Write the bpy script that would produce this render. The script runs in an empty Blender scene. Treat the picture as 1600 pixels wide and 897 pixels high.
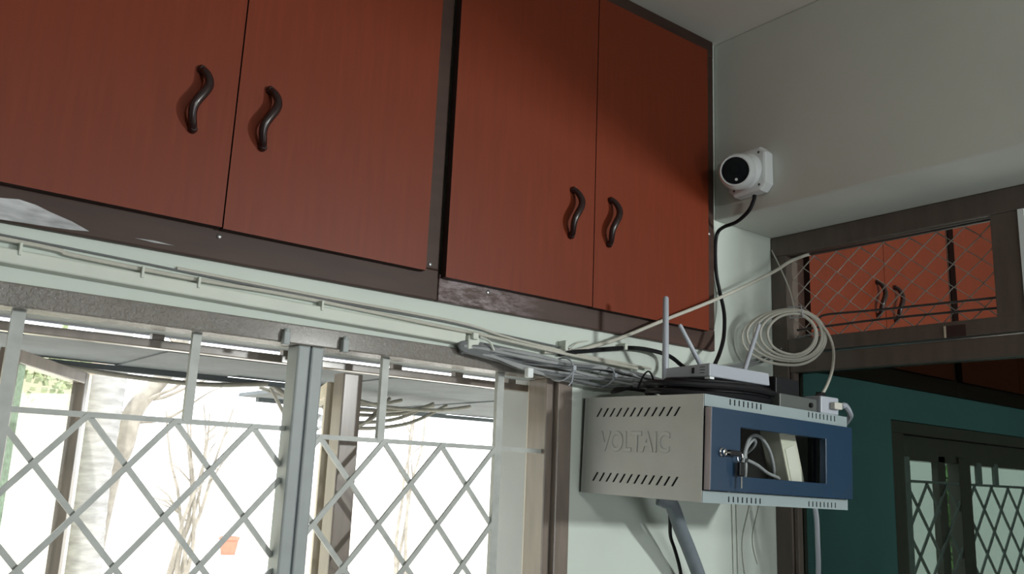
import bpy, bmesh, math, random
from mathutils import Vector, Matrix, Euler

S = bpy.context.scene
COL = S.collection
random.seed(7)

# ------------------------------------------------------------------ camera
cd = bpy.data.cameras.new('camera')
cam = bpy.data.objects.new('camera', cd)
COL.objects.link(cam)
cd.sensor_width = 36.0
cd.lens = 30.94
cd.clip_start = 0.02
cd.clip_end = 300
_right = Vector((0.78394, -0.61949, 0.04138)).normalized()
_fwd = Vector((0.59870, 0.77298, 0.21032)).normalized()
_right = (_right - _fwd * _right.dot(_fwd)).normalized()
_up = _right.cross(_fwd)
cam.matrix_world = Matrix(((_right.x, _up.x, -_fwd.x, 0.0),
                           (_right.y, _up.y, -_fwd.y, -1.7),
                           (_right.z, _up.z, -_fwd.z, 1.85),
                           (0, 0, 0, 1)))
S.camera = cam

# ------------------------------------------------------------------ sky, sun, lamps and fills, exposure
w = bpy.data.worlds.new('sky')
S.world = w
w.use_nodes = True
bg = w.node_tree.nodes['Background']
bg.inputs['Color'].default_value = (0.93, 0.97, 1.0, 1)
bg.inputs['Strength'].default_value = 3.6

sd = bpy.data.lights.new('sun', 'SUN')
sd.energy = 3.5
sd.angle = 0.02
sd.color = (1.0, 0.95, 0.86)
sun = bpy.data.objects.new('sun', sd)
COL.objects.link(sun)
sun.rotation_euler = Vector((0.25, 0.75, -1.0)).to_track_quat('-Z', 'Y').to_euler()


def area_light(name, loc, direction, sx, sy, watts, color=(0.93, 0.97, 1.0)):
    d = bpy.data.lights.new(name, 'AREA')
    d.shape = 'RECTANGLE'
    d.size = sx
    d.size_y = sy
    d.energy = watts
    d.color = color
    o = bpy.data.objects.new(name, d)
    COL.objects.link(o)
    o.location = loc
    o.rotation_euler = Vector(direction).to_track_quat('-Z', 'Y').to_euler()
    return o


W_BR, W_BL, W_FB, W_FS = 84, 22, 32, 16     # watts
# two lamps known from their shadows, then two unseen area fills added
area_light('lamp_back_right', (2.75, -4.22, 2.48), (-0.1, 1, 0), 0.26, 0.20, W_BR, (0.97, 1.0, 0.97))
area_light('lamp_back_left', (0.34, -4.22, 2.70), (0.1, 1, -0.1), 0.35, 0.25, W_BL, (0.97, 1.0, 0.97))
area_light('fill_back', (1.55, -4.27, 1.05), (0, 1, 0), 1.3, 1.8, W_FB)  # added fill brightening the window wall; there is no door here
area_light('fill_side', (5.17, -2.15, 1.15), (-1, 0.35, 0.0), 0.9, 1.3, W_FS, (1.0, 0.96, 0.88))  # added fill brightening the next room; the far wall is solid

vs = S.view_settings
vs.view_transform = 'Standard'
vs.look = 'None'
vs.gamma = 1.0
vs.use_curve_mapping = False
vs.exposure = 0.0
S.cycles.use_denoising = True
S.cycles.max_bounces = 8
S.cycles.transparent_max_bounces = 12


# ------------------------------------------------------------------ materials
def mat(name, color, rough=0.6, metal=0.0, coat=0.0, var=0.0, scale=8.0, stretch=None, bump=0.0, bscale=60.0,
        color2=None, spec=0.5):
    m = bpy.data.materials.new(name)
    m.use_nodes = True
    nt = m.node_tree
    b = nt.nodes['Principled BSDF']
    b.inputs['Base Color'].default_value = (*color, 1)
    b.inputs['Roughness'].default_value = rough
    b.inputs['Metallic'].default_value = metal
    b.inputs['Coat Weight'].default_value = coat
    b.inputs['Coat Roughness'].default_value = 0.15
    b.inputs['Specular IOR Level'].default_value = spec
    if var > 0 or bump > 0:
        tc = nt.nodes.new('ShaderNodeTexCoord')
        mp = nt.nodes.new('ShaderNodeMapping')
        nt.links.new(tc.outputs['Object'], mp.inputs['Vector'])
        if stretch:
            mp.inputs['Scale'].default_value = stretch
    if var > 0:
        n = nt.nodes.new('ShaderNodeTexNoise')
        n.inputs['Scale'].default_value = scale
        n.inputs['Detail'].default_value = 5
        nt.links.new(mp.outputs['Vector'], n.inputs['Vector'])
        r = nt.nodes.new('ShaderNodeMapRange')
        r.inputs['From Min'].default_value = 0.3
        r.inputs['From Max'].default_value = 0.7
        nt.links.new(n.outputs['Fac'], r.inputs['Value'])
        mx = nt.nodes.new('ShaderNodeMix')
        mx.data_type = 'RGBA'
        c2 = color2 if color2 else tuple(c * (1 - var) for c in color)
        mx.inputs['A'].default_value = (*c2, 1)
        mx.inputs['B'].default_value = (*[min(1, c * (1 + (0 if color2 else var))) for c in color], 1)
        nt.links.new(r.outputs['Result'], mx.inputs['Factor'])
        nt.links.new(mx.outputs['Result'], b.inputs['Base Color'])
    if bump > 0:
        n2 = nt.nodes.new('ShaderNodeTexNoise')
        n2.inputs['Scale'].default_value = bscale
        n2.inputs['Detail'].default_value = 4
        nt.links.new(mp.outputs['Vector'], n2.inputs['Vector'])
        bp = nt.nodes.new('ShaderNodeBump')
        bp.inputs['Strength'].default_value = bump
        bp.inputs['Distance'].default_value = 0.004
        nt.links.new(n2.outputs['Fac'], bp.inputs['Height'])
        nt.links.new(bp.outputs['Normal'], b.inputs['Normal'])
    return m


def glass_mat(name, tint, gloss=0.04):
    m = bpy.data.materials.new(name)
    m.use_nodes = True
    nt = m.node_tree
    nt.nodes.clear()
    out = nt.nodes.new('ShaderNodeOutputMaterial')
    t = nt.nodes.new('ShaderNodeBsdfTransparent')
    t.inputs['Color'].default_value = (*tint, 1)
    g = nt.nodes.new('ShaderNodeBsdfGlossy')
    g.inputs['Roughness'].default_value = 0.03
    lw = nt.nodes.new('ShaderNodeLayerWeight')
    lw.inputs['Blend'].default_value = 0.15
    mr = nt.nodes.new('ShaderNodeMapRange')
    mr.inputs['To Min'].default_value = 0.0
    mr.inputs['To Max'].default_value = gloss * 8
    nt.links.new(lw.outputs['Fresnel'], mr.inputs['Value'])
    mx = nt.nodes.new('ShaderNodeMixShader')
    nt.links.new(mr.outputs['Result'], mx.inputs['Fac'])
    nt.links.new(t.outputs['BSDF'], mx.inputs[1])
    nt.links.new(g.outputs['BSDF'], mx.inputs[2])
    nt.links.new(mx.outputs['Shader'], out.inputs['Surface'])
    return m


def frosted_mat(name, color):
    m = bpy.data.materials.new(name)
    m.use_nodes = True
    nt = m.node_tree
    nt.nodes.clear()
    out = nt.nodes.new('ShaderNodeOutputMaterial')
    d = nt.nodes.new('ShaderNodeBsdfDiffuse')
    d.inputs['Color'].default_value = (*color, 1)
    t = nt.nodes.new('ShaderNodeBsdfTranslucent')
    t.inputs['Color'].default_value = (*color, 1)
    mx = nt.nodes.new('ShaderNodeMixShader')
    mx.inputs['Fac'].default_value = 0.6
    nt.links.new(d.outputs['BSDF'], mx.inputs[1])
    nt.links.new(t.outputs['BSDF'], mx.inputs[2])
    nt.links.new(mx.outputs['Shader'], out.inputs['Surface'])
    return m


def worn_rail_mat():
    """dark brown enamel, scuffed pale around the middle of the rail"""
    m = mat('frame_brown_worn', (0.055, 0.026, 0.019), 0.5, 0, 0.0, 0.25, 10, (0.4, 1, 3))
    nt = m.node_tree
    b = nt.nodes['Principled BSDF']
    src = b.inputs['Base Color'].links[0].from_socket
    tc = nt.nodes.new('ShaderNodeTexCoord')
    n = nt.nodes.new('ShaderNodeTexNoise')
    n.inputs['Scale'].default_value = 45
    n.inputs['Detail'].default_value = 8
    n.inputs['Roughness'].default_value = 0.75
    mp = nt.nodes.new('ShaderNodeMapping')
    mp.inputs['Scale'].default_value = (0.45, 1, 1.6)
    nt.links.new(tc.outputs['Object'], mp.inputs['Vector'])
    nt.links.new(mp.outputs['Vector'], n.inputs['Vector'])
    sx = nt.nodes.new('ShaderNodeSeparateXYZ')
    nt.links.new(tc.outputs['Object'], sx.inputs['Vector'])
    d = nt.nodes.new('ShaderNodeMath'); d.operation = 'SUBTRACT'; d.inputs[1].default_value = -0.40
    nt.links.new(sx.outputs['X'], d.inputs[0])
    a = nt.nodes.new('ShaderNodeMath'); a.operation = 'ABSOLUTE'
    nt.links.new(d.outputs[0], a.inputs[0])
    r = nt.nodes.new('ShaderNodeMapRange')
    r.inputs['From Min'].default_value = 0.06
    r.inputs['From Max'].default_value = 0.24
    r.inputs['To Min'].default_value = 1.0
    r.inputs['To Max'].default_value = 0.0
    nt.links.new(a.outputs[0], r.inputs['Value'])
    r2 = nt.nodes.new('ShaderNodeMapRange')
    r2.inputs['From Min'].default_value = 0.44
    r2.inputs['From Max'].default_value = 0.62
    nt.links.new(n.outputs['Fac'], r2.inputs['Value'])
    mu = nt.nodes.new('ShaderNodeMath'); mu.operation = 'MULTIPLY'
    nt.links.new(r.outputs['Result'], mu.inputs[0])
    nt.links.new(r2.outputs['Result'], mu.inputs[1])
    mx = nt.nodes.new('ShaderNodeMix'); mx.data_type = 'RGBA'
    nt.links.new(mu.outputs[0], mx.inputs['Factor'])
    nt.links.new(src, mx.inputs['A'])
    mx.inputs['B'].default_value = (0.26, 0.21, 0.22, 1)
    nt.links.new(mx.outputs['Result'], b.inputs['Base Color'])
    return m


M_WALL = mat('cream_plaster', (0.585, 0.645, 0.59), 0.7, var=0.05, scale=3, bump=0.12, bscale=40)
M_TEAL = mat('teal_plaster', (0.21, 0.43, 0.44), 0.75, var=0.05, scale=3)
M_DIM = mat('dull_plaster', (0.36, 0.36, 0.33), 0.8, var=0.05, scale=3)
M_CEIL = mat('ceiling_paint', (0.68, 0.67, 0.61), 0.8, var=0.05, scale=2.5, bump=0.12, bscale=30)
M_BEAM = mat('beam_paint', (0.62, 0.64, 0.59), 0.75, var=0.05, scale=2.5, bump=0.12, bscale=30)
M_FLOOR = mat('floor_tile', (0.16, 0.15, 0.14), 0.4, var=0.1)
M_LAM = mat('orange_laminate', (0.165, 0.026, 0.0075), 0.45, coat=0.0, var=0.07, scale=14, stretch=(7, 7, 0.45), spec=0.28)
M_EDGE = mat('dark_edge', (0.035, 0.015, 0.012), 0.5)
M_FRAME = mat('frame_brown', (0.050, 0.026, 0.019), 0.5, spec=0.3, coat=0.0, var=0.2, scale=10, stretch=(0.5, 1, 3))
M_RAIL = worn_rail_mat()
M_HANDLE = mat('handle_brown', (0.020, 0.009, 0.009), 0.30, coat=0.2, var=0.2, scale=40)
M_WINF = mat('window_paint', (0.18, 0.165, 0.145), 0.16, coat=0.3, var=0.08, scale=14, bump=1.0, bscale=150)
M_WINS = mat('window_paint_hazed', (0.32, 0.355, 0.36), 0.48, coat=0.0, var=0.1, scale=10)  # grey lifted so the lens glare over the mullions sits in the colour
M_JAMB = mat('window_jamb_brown', (0.20, 0.165, 0.140), 0.3, coat=0.3, var=0.15, scale=14, stretch=(3, 3, .5))
M_GRILL = mat('grille_paint_hazed', (0.40, 0.42, 0.40), 0.4, var=0.12, scale=30)  # light grey carries the window haze over the bars
M_CREAMW = mat('cream_wood', (0.55, 0.48, 0.38), 0.5, var=0.1, scale=12)
M_FROST = frosted_mat('frosted_pane', (0.80, 0.83, 0.82))
M_PALE = mat('pale_panel', (0.31, 0.33, 0.335), 0.5, var=0.04, scale=4)
M_CLEAR = glass_mat('clear_glass', (0.96, 0.97, 0.97), 0.03)
M_TINT = glass_mat('dark_tinted_glass', (0.255, 0.30, 0.285), 0.012)
M_NET = mat('green_net', (0.45, 0.60, 0.45), 0.8, var=0.2, scale=120)
M_WHITEW = mat('slit_white', (0.80, 0.77, 0.74), 0.8, var=0.04)  # pale tone stands in for bright reflections below the window head
M_CONC = mat('grey_sheet', (0.135, 0.150, 0.165), 0.85, var=0.15, scale=6, bump=0.3, bscale=30)
M_PART = mat('partition_brown', (0.105, 0.080, 0.066), 0.45, coat=0.1, var=0.15, scale=12, stretch=(1, 3, .6))
M_WIRE = mat('galvanised_wire', (0.34, 0.31, 0.28), 0.4, 0.4, var=0.1, scale=40)
M_ROD = mat('iron_rod', (0.07, 0.062, 0.06), 0.5, 0.4, var=0.15, scale=30)
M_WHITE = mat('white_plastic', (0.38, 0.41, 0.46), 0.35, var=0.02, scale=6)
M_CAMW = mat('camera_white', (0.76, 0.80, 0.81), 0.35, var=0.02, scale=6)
M_GREYC = mat('grey_cable', (0.33, 0.345, 0.35), 0.5, var=0.06, scale=30)
M_GREYD = mat('dark_grey_cable', (0.15, 0.16, 0.165), 0.5, var=0.06, scale=30)
M_CREAMC = mat('cream_cable', (0.52, 0.51, 0.45), 0.5, var=0.05, scale=30)
M_BLACK = mat('black_cable', (0.009, 0.009, 0.011), 0.5, var=0.1, scale=30, spec=0.25)
M_BLKGL = mat('black_gloss', (0.004, 0.005, 0.008), 0.25, spec=0.25, var=0.05, scale=10)
M_TRUNK = mat('painted_trunking', (0.60, 0.635, 0.57), 0.55, var=0.05, scale=10)
M_RGREY = mat('rack_grey', (0.46, 0.465, 0.45), 0.38, var=0.03, scale=20, bump=0.05, bscale=300)
M_RLITE = mat('rack_light_grey', (0.28, 0.34, 0.35), 0.38, var=0.03, scale=20)
M_RBLUE = mat('rack_blue', (0.013, 0.038, 0.078), 0.35, var=0.05, scale=12)
M_RDARK = mat('rack_inside_shade', (0.010, 0.010, 0.012), 0.6, var=0.05, scale=12)  # near-black, so the shade inside the rack is in the colour
M_CHROME = mat('chrome', (0.65, 0.65, 0.65), 0.15, 1.0, var=0.03, scale=30)
M_BEIGE = mat('beige_box', (0.62, 0.62, 0.50), 0.5, var=0.05, scale=8)
M_STRIP = mat('grey_strip', (0.085, 0.095, 0.09), 0.45, var=0.05, scale=20)
M_CONDUIT = mat('grey_conduit', (0.17, 0.20, 0.225), 0.5, var=0.08, scale=30)
M_SMEAR = mat('plaster_smear', (0.42, 0.43, 0.44), 0.8, var=0.35, scale=40, stretch=(.5, 1, 2))
M_STEEL = mat('steel_screw', (0.4, 0.4, 0.4), 0.3, 0.8, var=0.1, scale=60)
M_GROUND = mat('pale_ground', (0.70, 0.66, 0.58), 0.9, var=0.12, scale=0.6)
M_TRUNKP = mat('palm_bark', (0.30, 0.30, 0.30), 0.9, var=0.25, scale=5, stretch=(1, 1, 4))
M_BARK = mat('tree_bark', (0.27, 0.25, 0.22), 0.9, var=0.25, scale=8)
M_LEAF = mat('creeper_leaf', (0.40, 0.46, 0.28), 0.7, var=0.3, scale=6)
M_LEAF2 = mat('green_leaf', (0.30, 0.50, 0.20), 0.7, var=0.4, scale=3)
M_HOUSE = mat('house_wall', (0.80, 0.78, 0.62), 0.8, var=0.05, scale=1)
M_NEIGH = mat('neighbour_wall', (0.84, 0.83, 0.78), 0.85, var=0.04, scale=1)
M_ROOF = mat('house_roof', (0.45, 0.38, 0.32), 0.8, var=0.1, scale=4)
M_POT = mat('red_pot', (0.52, 0.17, 0.12), 0.7, var=0.08, scale=8)
M_DRY = mat('dry_creeper', (0.30, 0.28, 0.25), 0.9, var=0.2, scale=20)


# ------------------------------------------------------------------ helpers
RM = {}          # root matrix of every thing that parents parts


class MB:
    def __init__(self):
        self.v, self.f, self.mi = [], [], []
        self.cur = 0

    def add(self, vs, fs):
        o = len(self.v)
        self.v += [tuple(p) for p in vs]
        for f in fs:
            self.f.append(tuple(i + o for i in f))
            self.mi.append(self.cur)
        return self

    def box(self, a, b, m=None):
        x0, y0, z0 = a
        x1, y1, z1 = b
        vs = [Vector(p) for p in ((x0, y0, z0), (x1, y0, z0), (x1, y1, z0), (x0, y1, z0),
                                  (x0, y0, z1), (x1, y0, z1), (x1, y1, z1), (x0, y1, z1))]
        if m is not None:
            vs = [m @ p for p in vs]
        return self.add(vs, [(0, 3, 2, 1), (4, 5, 6, 7), (0, 1, 5, 4), (1, 2, 6, 5), (2, 3, 7, 6), (3, 0, 4, 7)])

    def tube(self, pts, r, n=8, caps=True, flat=None):
        pts = [Vector(p) for p in pts]
        N = len(pts)
        rs = r if isinstance(r, (list, tuple)) else [r] * N
        t0 = (pts[1] - pts[0]).normalized()
        ref = Vector((0, 0, 1)) if abs(t0.z) < 0.9 else Vector((1, 0, 0))
        nrm = t0.cross(ref).normalized()
        vs = []
        for i, p in enumerate(pts):
            t = (pts[min(i + 1, N - 1)] - pts[max(i - 1, 0)])
            t = t.normalized() if t.length > 1e-9 else t0
            nrm = (nrm - t * nrm.dot(t))
            nrm = nrm.normalized() if nrm.length > 1e-6 else t.orthogonal().normalized()
            bn = t.cross(nrm)
            for k in range(n):
                a = 2 * math.pi * k / n
                vs.append(p + (nrm * math.cos(a) + bn * math.sin(a)) * rs[i])
        fs = []
        for i in range(N - 1):
            for k in range(n):
                fs.append((i * n + k, i * n + (k + 1) % n, (i + 1) * n + (k + 1) % n, (i + 1) * n + k))
        if caps:
            fs.append(tuple(range(n))[::-1])
            fs.append(tuple((N - 1) * n + k for k in range(n)))
        return self.add(vs, fs)

    def lathe(self, prof, n=24, m=None, rad=None):
        """prof: (radius, height) along local z"""
        vs, fs = [], []
        for (r, h) in prof:
            for k in range(n):
                a = 2 * math.pi * k / n
                vs.append(Vector((r * math.cos(a), r * math.sin(a), h)))
        if m is not None:
            vs = [m @ p for p in vs]
        for i in range(len(prof) - 1):
            for k in range(n):
                fs.append((i * n + k, i * n + (k + 1) % n, (i + 1) * n + (k + 1) % n, (i + 1) * n + k))
        fs.append(tuple(range(n))[::-1])
        fs.append(tuple((len(prof) - 1) * n + k for k in range(n)))
        return self.add(vs, fs)

    def prism(self, poly, h, m):
        """poly in local xy, extruded 0..h along local z"""
        n = len(poly)
        vs = [m @ Vector((x, y, 0)) for x, y in poly] + [m @ Vector((x, y, h)) for x, y in poly]
        fs = [tuple(range(n))[::-1], tuple(range(n, 2 * n))]
        for k in range(n):
            fs.append((k, (k + 1) % n, n + (k + 1) % n, n + k))
        return self.add(vs, fs)

    def plate(self, outer, holes, h, m):
        """flat plate with real holes, local xy, thickness 0..h along local z"""
        bm = bmesh.new()
        for loop in [outer] + holes:
            vv = [bm.verts.new((x, y, 0)) for x, y in loop]
            for i in range(len(vv)):
                bm.edges.new((vv[i], vv[(i + 1) % len(vv)]))
        bmesh.ops.triangle_fill(bm, use_beauty=True, use_dissolve=False, edges=bm.edges[:])
        bm.verts.index_update()
        vs = [v.co.copy() for v in bm.verts]
        fs = [tuple(v.index for v in f.verts) for f in bm.faces]
        bm.free()
        n = len(vs)
        allv = [m @ p for p in vs] + [m @ Vector((p.x, p.y, h)) for p in vs]
        allf = [f[::-1] for f in fs] + [tuple(i + n for i in f) for f in fs]
        k = 0
        for loop in [outer] + holes:
            L = len(loop)
            for i in range(L):
                a, b = k + i, k + (i + 1) % L
                allf.append((a, b, b + n, a + n))
            k += L
        return self.add(allv, allf)

    def build(self, name, mats, parent=None, smooth=False, bevel=0.0, local=False):
        me = bpy.data.meshes.new(name)
        vs = self.v
        if parent is not None and not local:
            inv = RM[parent].inverted()
            vs = [tuple(inv @ Vector(p)) for p in vs]
        me.from_pydata(vs, [], self.f)
        mats = mats if isinstance(mats, (list, tuple)) else [mats]
        for m in mats:
            me.materials.append(m)
        if len(mats) > 1:
            me.polygons.foreach_set('material_index', self.mi)
        bm = bmesh.new()
        bm.from_mesh(me)
        bmesh.ops.recalc_face_normals(bm, faces=bm.faces)
        bm.to_mesh(me)
        bm.free()
        if smooth:
            me.polygons.foreach_set('use_smooth', [True] * len(me.polygons))
            me.set_sharp_from_angle(angle=math.radians(40))
        o = bpy.data.objects.new(name, me)
        COL.objects.link(o)
        if parent is not None:
            o.parent = parent
            RM[o] = RM[parent]
        else:
            RM[o] = Matrix.Identity(4)
        if bevel:
            b = o.modifiers.new('bevel', 'BEVEL')
            b.width = bevel
            b.segments = 2
            b.limit_method = 'ANGLE'
            b.angle_limit = math.radians(50)
        return o


def tag(o, label=None, cat=None, group=None, kind=None):
    if label: o['label'] = label
    if cat: o['category'] = cat
    if group: o['group'] = group
    if kind: o['kind'] = kind
    return o


def thing(name, label, cat, loc=(0, 0, 0), rot=(0, 0, 0), group=None):
    o = bpy.data.objects.new(name, None)
    o.empty_display_size = 0.05
    COL.objects.link(o)
    o.location = loc
    o.rotation_euler = rot
    RM[o] = Matrix.LocRotScale(Vector(loc), Euler(rot), None)
    return tag(o, label, cat, group)


def struct_root(name, loc=(0, 0, 0)):
    o = bpy.data.objects.new(name, None)
    o.empty_display_size = 0.05
    COL.objects.link(o)
    o.location = loc
    RM[o] = Matrix.Translation(Vector(loc))
    o['kind'] = 'structure'
    return o


def struct(o):
    o['kind'] = 'structure'
    return o


def spline(pts, sub=6):
    P = [Vector(p) for p in pts]
    out = []
    for i in range(len(P) - 1):
        p0, p1, p2, p3 = P[max(i - 1, 0)], P[i], P[i + 1], P[min(i + 2, len(P) - 1)]
        for k in range(sub):
            t = k / sub
            out.append(0.5 * ((2 * p1) + (p2 - p0) * t + (2 * p0 - 5 * p1 + 4 * p2 - p3) * t * t
                              + (3 * p1 - p0 - 3 * p2 + p3) * t ** 3))
    out.append(P[-1])
    return out


def cable(name, pts, r, m, label, group=None, cat='cable', sub=6, n=8):
    o = MB().tube(spline(pts, sub), r, n).build(name, m, smooth=True)
    return tag(o, label, cat, group)


def T(x, y, z):
    return Matrix.Translation(Vector((x, y, z)))


def axes(origin, ex, ey):
    """matrix whose local x, y, z are ex, ey, ex x ey"""
    ex, ey = Vector(ex).normalized(), Vector(ey).normalized()
    ez = ex.cross(ey)
    m = Matrix((ex, ey, ez)).transposed().to_4x4()
    m.translation = Vector(origin)
    return m


CEIL = 3.248
XZ = lambda y: axes((0, y, 0), (1, 0, 0), (0, 0, 1))     # plate in the window wall; thickness grows towards -y


def rect(x0, z0, x1, z1):
    return [(x0, z0), (x1, z0), (x1, z1), (x0, z1)]


# ------------------------------------------------------------------ the shell of the hall
WL, WR, WB = -2.5, 5.2, -4.3
b = MB()
b.plate(rect(WL, 0, WR, 2.24), [rect(0.06, 0.95, 1.524, 2.14), rect(3.088, 0.95, 4.90, 2.112)], 0.23, XZ(0.23))
b.box((WL, 0.03, 2.24), (WR, 0.23, 3.40))
b.box((2.086, 0.0, 2.24), (2.50, 0.03, 3.40))
struct(b.build('wall_front', M_WALL))
struct(MB().box((WL - .1, WB - .1, CEIL), (WR + .1, 0.23, CEIL + .15)).build('ceiling', M_CEIL))
struct(MB().box((WL - .1, WB - .1, -.1), (WR + .1, 0.23, 0)).build('floor', M_FLOOR))
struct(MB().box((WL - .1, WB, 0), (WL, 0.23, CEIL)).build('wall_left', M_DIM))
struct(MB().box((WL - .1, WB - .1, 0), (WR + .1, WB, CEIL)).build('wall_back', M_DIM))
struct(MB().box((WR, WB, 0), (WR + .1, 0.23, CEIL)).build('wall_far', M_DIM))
# the room behind the partition is painted pale teal
struct(MB().plate(rect(2.453, 0, WR, 2.234), [rect(3.088, 0.95, 4.90, 2.112)], 0.004, XZ(0.0)).build('wall_side', M_TEAL))
# deep beam over the partition, its face turned to the camera
struct(MB().box((2.105, WB, 2.655), (2.46, 0.0, CEIL)).build('wall_right', M_BEAM, bevel=0.004))
# concrete sunshade outside, over the windows
struct(MB().box((-1.2, 0.23, 2.14), (2.75, 0.46, 2.235)).build('trim_1', M_WHITEW))
aw = thing('awning', 'grey sheet awning outside over the window', 'awning', (0.8, 0.40, 2.10))
for i in range(13):
    x0, x1 = -1.2 + i * 0.304, -1.2 + (i + 1) * 0.304
    MB().box((x0 + .001, 0.40, 2.100 + .004 * (i % 2)), (x1 + .003, 0.87 if x1 < 1.3 else 1.53, 2.112 + .004 * (i % 2))).build('sheet', M_CONC, aw)
MB().box((-1.2, 0.84, 2.085), (1.30, 0.87, 2.0995)).build('edge_batten', M_CONC, aw)
MB().box((1.30, 1.50, 2.085), (2.75, 1.53, 2.0995)).build('edge_batten', M_CONC, aw)

# ------------------------------------------------------------------ loft cabinets above the window
def wavy_handle(x, zb, zt, parent):
    h = zt - zb
    pts, rs = [], []
    for i in range(25):
        t = i / 24
        side = 0.0115 * math.sin(2 * math.pi * t) * -1.0 + 0.004 * (t - 0.5)
        out = 0.026 * math.sin(math.pi * t) ** 0.55
        pts.append((x + side, -0.0375 - out - 0.004, zb + h * t))
        rs.append(0.0074 + 0.0020 * math.sin(math.pi * t))
    m = MB().tube(pts, rs, 10)
    for zz, xs in ((zb, -0.002), (zt, 0.002)):
        m.lathe([(0.0095, 0), (0.0095, 0.006), (0.006, 0.012)], 12, axes((x + xs, -0.0372, zz), (1, 0, 0), (0, 0, 1)))
    m.build('handle', M_HANDLE, parent, smooth=True)


def door(x0, x1, z0, z1, parent, hx=None, hz=None):
    m = MB()
    m.cur = 0
    m.add([(x0, -0.037, z0), (x1, -0.037, z0), (x1, -0.037, z1), (x0, -0.037, z1)], [(0, 1, 2, 3)])
    m.cur = 1
    m.box((x0, -0.0368, z0), (x1, -0.0155, z1))
    o = m.build('door', [M_LAM, M_EDGE], parent)
    if hx is not None:
        wavy_handle(hx, hz, hz + 0.125, o)
    return o


def screw(x, y, z, parent):
    MB().lathe([(0.005, 0), (0.005, 0.002), (0.003, 0.0035)], 12, axes((x, y, z), (1, 0, 0), (0, 0, 1))).build(
        'screw', M_STEEL, parent, smooth=True)


c1 = thing('loft_cabinet', 'orange laminate loft cabinet at upper left, its brown rail smeared with plaster', 'cabinet', (0.3, 0, 2.24), group='loft cabinets along the window wall')
MB().box((-0.62, -0.015, 2.240), (1.0885, 0.028, 2.312)).build('bottom_rail', M_FRAME, c1, bevel=0.003)
MB().box((-0.62, -0.015, 3.188), (1.0885, 0.028, CEIL - .001)).build('top_rail', M_FRAME, c1, bevel=0.003)
MB().box((1.030, -0.0145, 2.312), (1.0885, 0.028, 3.188)).build('stile', M_FRAME, c1, bevel=0.003)
MB().box((0.05, -0.0145, 2.312), (0.11, 0.028, 3.188)).build('stile', M_FRAME, c1, bevel=0.003)
door(0.100, 0.5655, 2.302, 3.192, c1, 0.488, 2.483)
door(0.5685, 1.0385, 2.300, 3.192, c1, 0.630, 2.484)
door(-0.36, 0.055, 2.302, 3.192, c1)
sm = [(0.13, 2.280), (0.189, 2.279), (0.218, 2.283), (0.245, 2.279), (0.270, 2.271), (0.305, 2.262), (0.336, 2.250), (0.305, 2.2465),
      (0.253, 2.244), (0.194, 2.242), (0.13, 2.241)]
tag(MB().prism(sm, 0.0016, axes((0, -0.0150, 0), (1, 0, 0), (0, 0, 1))).build('plaster_smear', M_SMEAR, c1), 'pale grey plaster smear on brown rail')
tag(MB().prism([(0.415, 2.2535), (0.45, 2.2555), (0.487, 2.2530), (0.45, 2.2515)], 0.0014, axes((0, -0.0150, 0), (1, 0, 0), (0, 0, 1))).build(
    'plaster_smear', M_SMEAR, c1), 'pale grey plaster smear on brown rail')
screw(0.570, -0.015, 2.288, c1)
screw(1.063, -0.0145, 2.322, c1)

c2 = thing('loft_cabinet', 'orange laminate loft cabinet in the corner beside the white camera', 'cabinet', (1.58, 0, 2.24), group='loft cabinets along the window wall')
MB().box((1.0905, -0.015, 2.240), (2.083, 0.028, 2.305)).build('bottom_rail', M_RAIL, c2, bevel=0.003)
MB().box((1.0905, -0.015, 3.186), (2.083, 0.028, CEIL - .001)).build('top_rail', M_FRAME, c2, bevel=0.003)
MB().box((2.026, -0.0145, 2.305), (2.083, 0.028, 3.186)).build('stile', M_FRAME, c2, bevel=0.003)
door(1.0935, 1.5565, 2.294, 3.192, c2, 1.475, 2.470)
door(1.5595, 2.0285, 2.293, 3.192, c2, 1.6135, 2.474)
screw(1.232, -0.015, 2.283, c2)
screw(2.058, -0.0145, 2.60, c2)

c3 = thing('loft_cabinet', 'orange laminate loft cabinet seen through the wire mesh', 'cabinet', (3.0, 0, 2.24), group='loft cabinets along the window wall')
MB().box((2.465, -0.015, 2.235), (3.59, -0.0005, 2.305)).build('bottom_rail', M_FRAME, c3, bevel=0.003)
MB().box((2.465, -0.015, 3.186), (3.59, -0.0005, CEIL - .001)).build('top_rail', M_FRAME, c3, bevel=0.003)
MB().box((2.465, -0.0145, 2.305), (2.555, -0.0005, 3.186)).build('stile', M_FRAME, c3, bevel=0.003)
MB().box((3.53, -0.0145, 2.305), (3.59, 0.028, 3.186)).build('stile', M_FRAME, c3, bevel=0.003)
door(2.552, 3.030, 2.295, 3.19, c3, 2.972, 2.475)
door(3.033, 3.525, 2.295, 3.19, c3, 3.095, 2.475)
c4 = thing('loft_cabinet', 'orange laminate loft cabinet at far right behind the partition post', 'cabinet', (4.1, 0, 2.24), group='loft cabinets along the window wall')
MB().box((3.592, -0.015, 2.235), (4.70, 0.028, 2.305)).build('bottom_rail', M_FRAME, c4, bevel=0.003)
MB().box((3.592, -0.015, 3.186), (4.70, 0.028, CEIL - .001)).build('top_rail', M_FRAME, c4, bevel=0.003)
MB().box((4.64, -0.0145, 2.305), (4.70, 0.028, 3.186)).build('stile', M_FRAME, c4, bevel=0.003)
door(3.594, 4.12, 2.295, 3.19, c4, 4.05, 2.475)
door(4.123, 4.645, 2.295, 3.19, c4, 4.19, 2.475)

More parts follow.
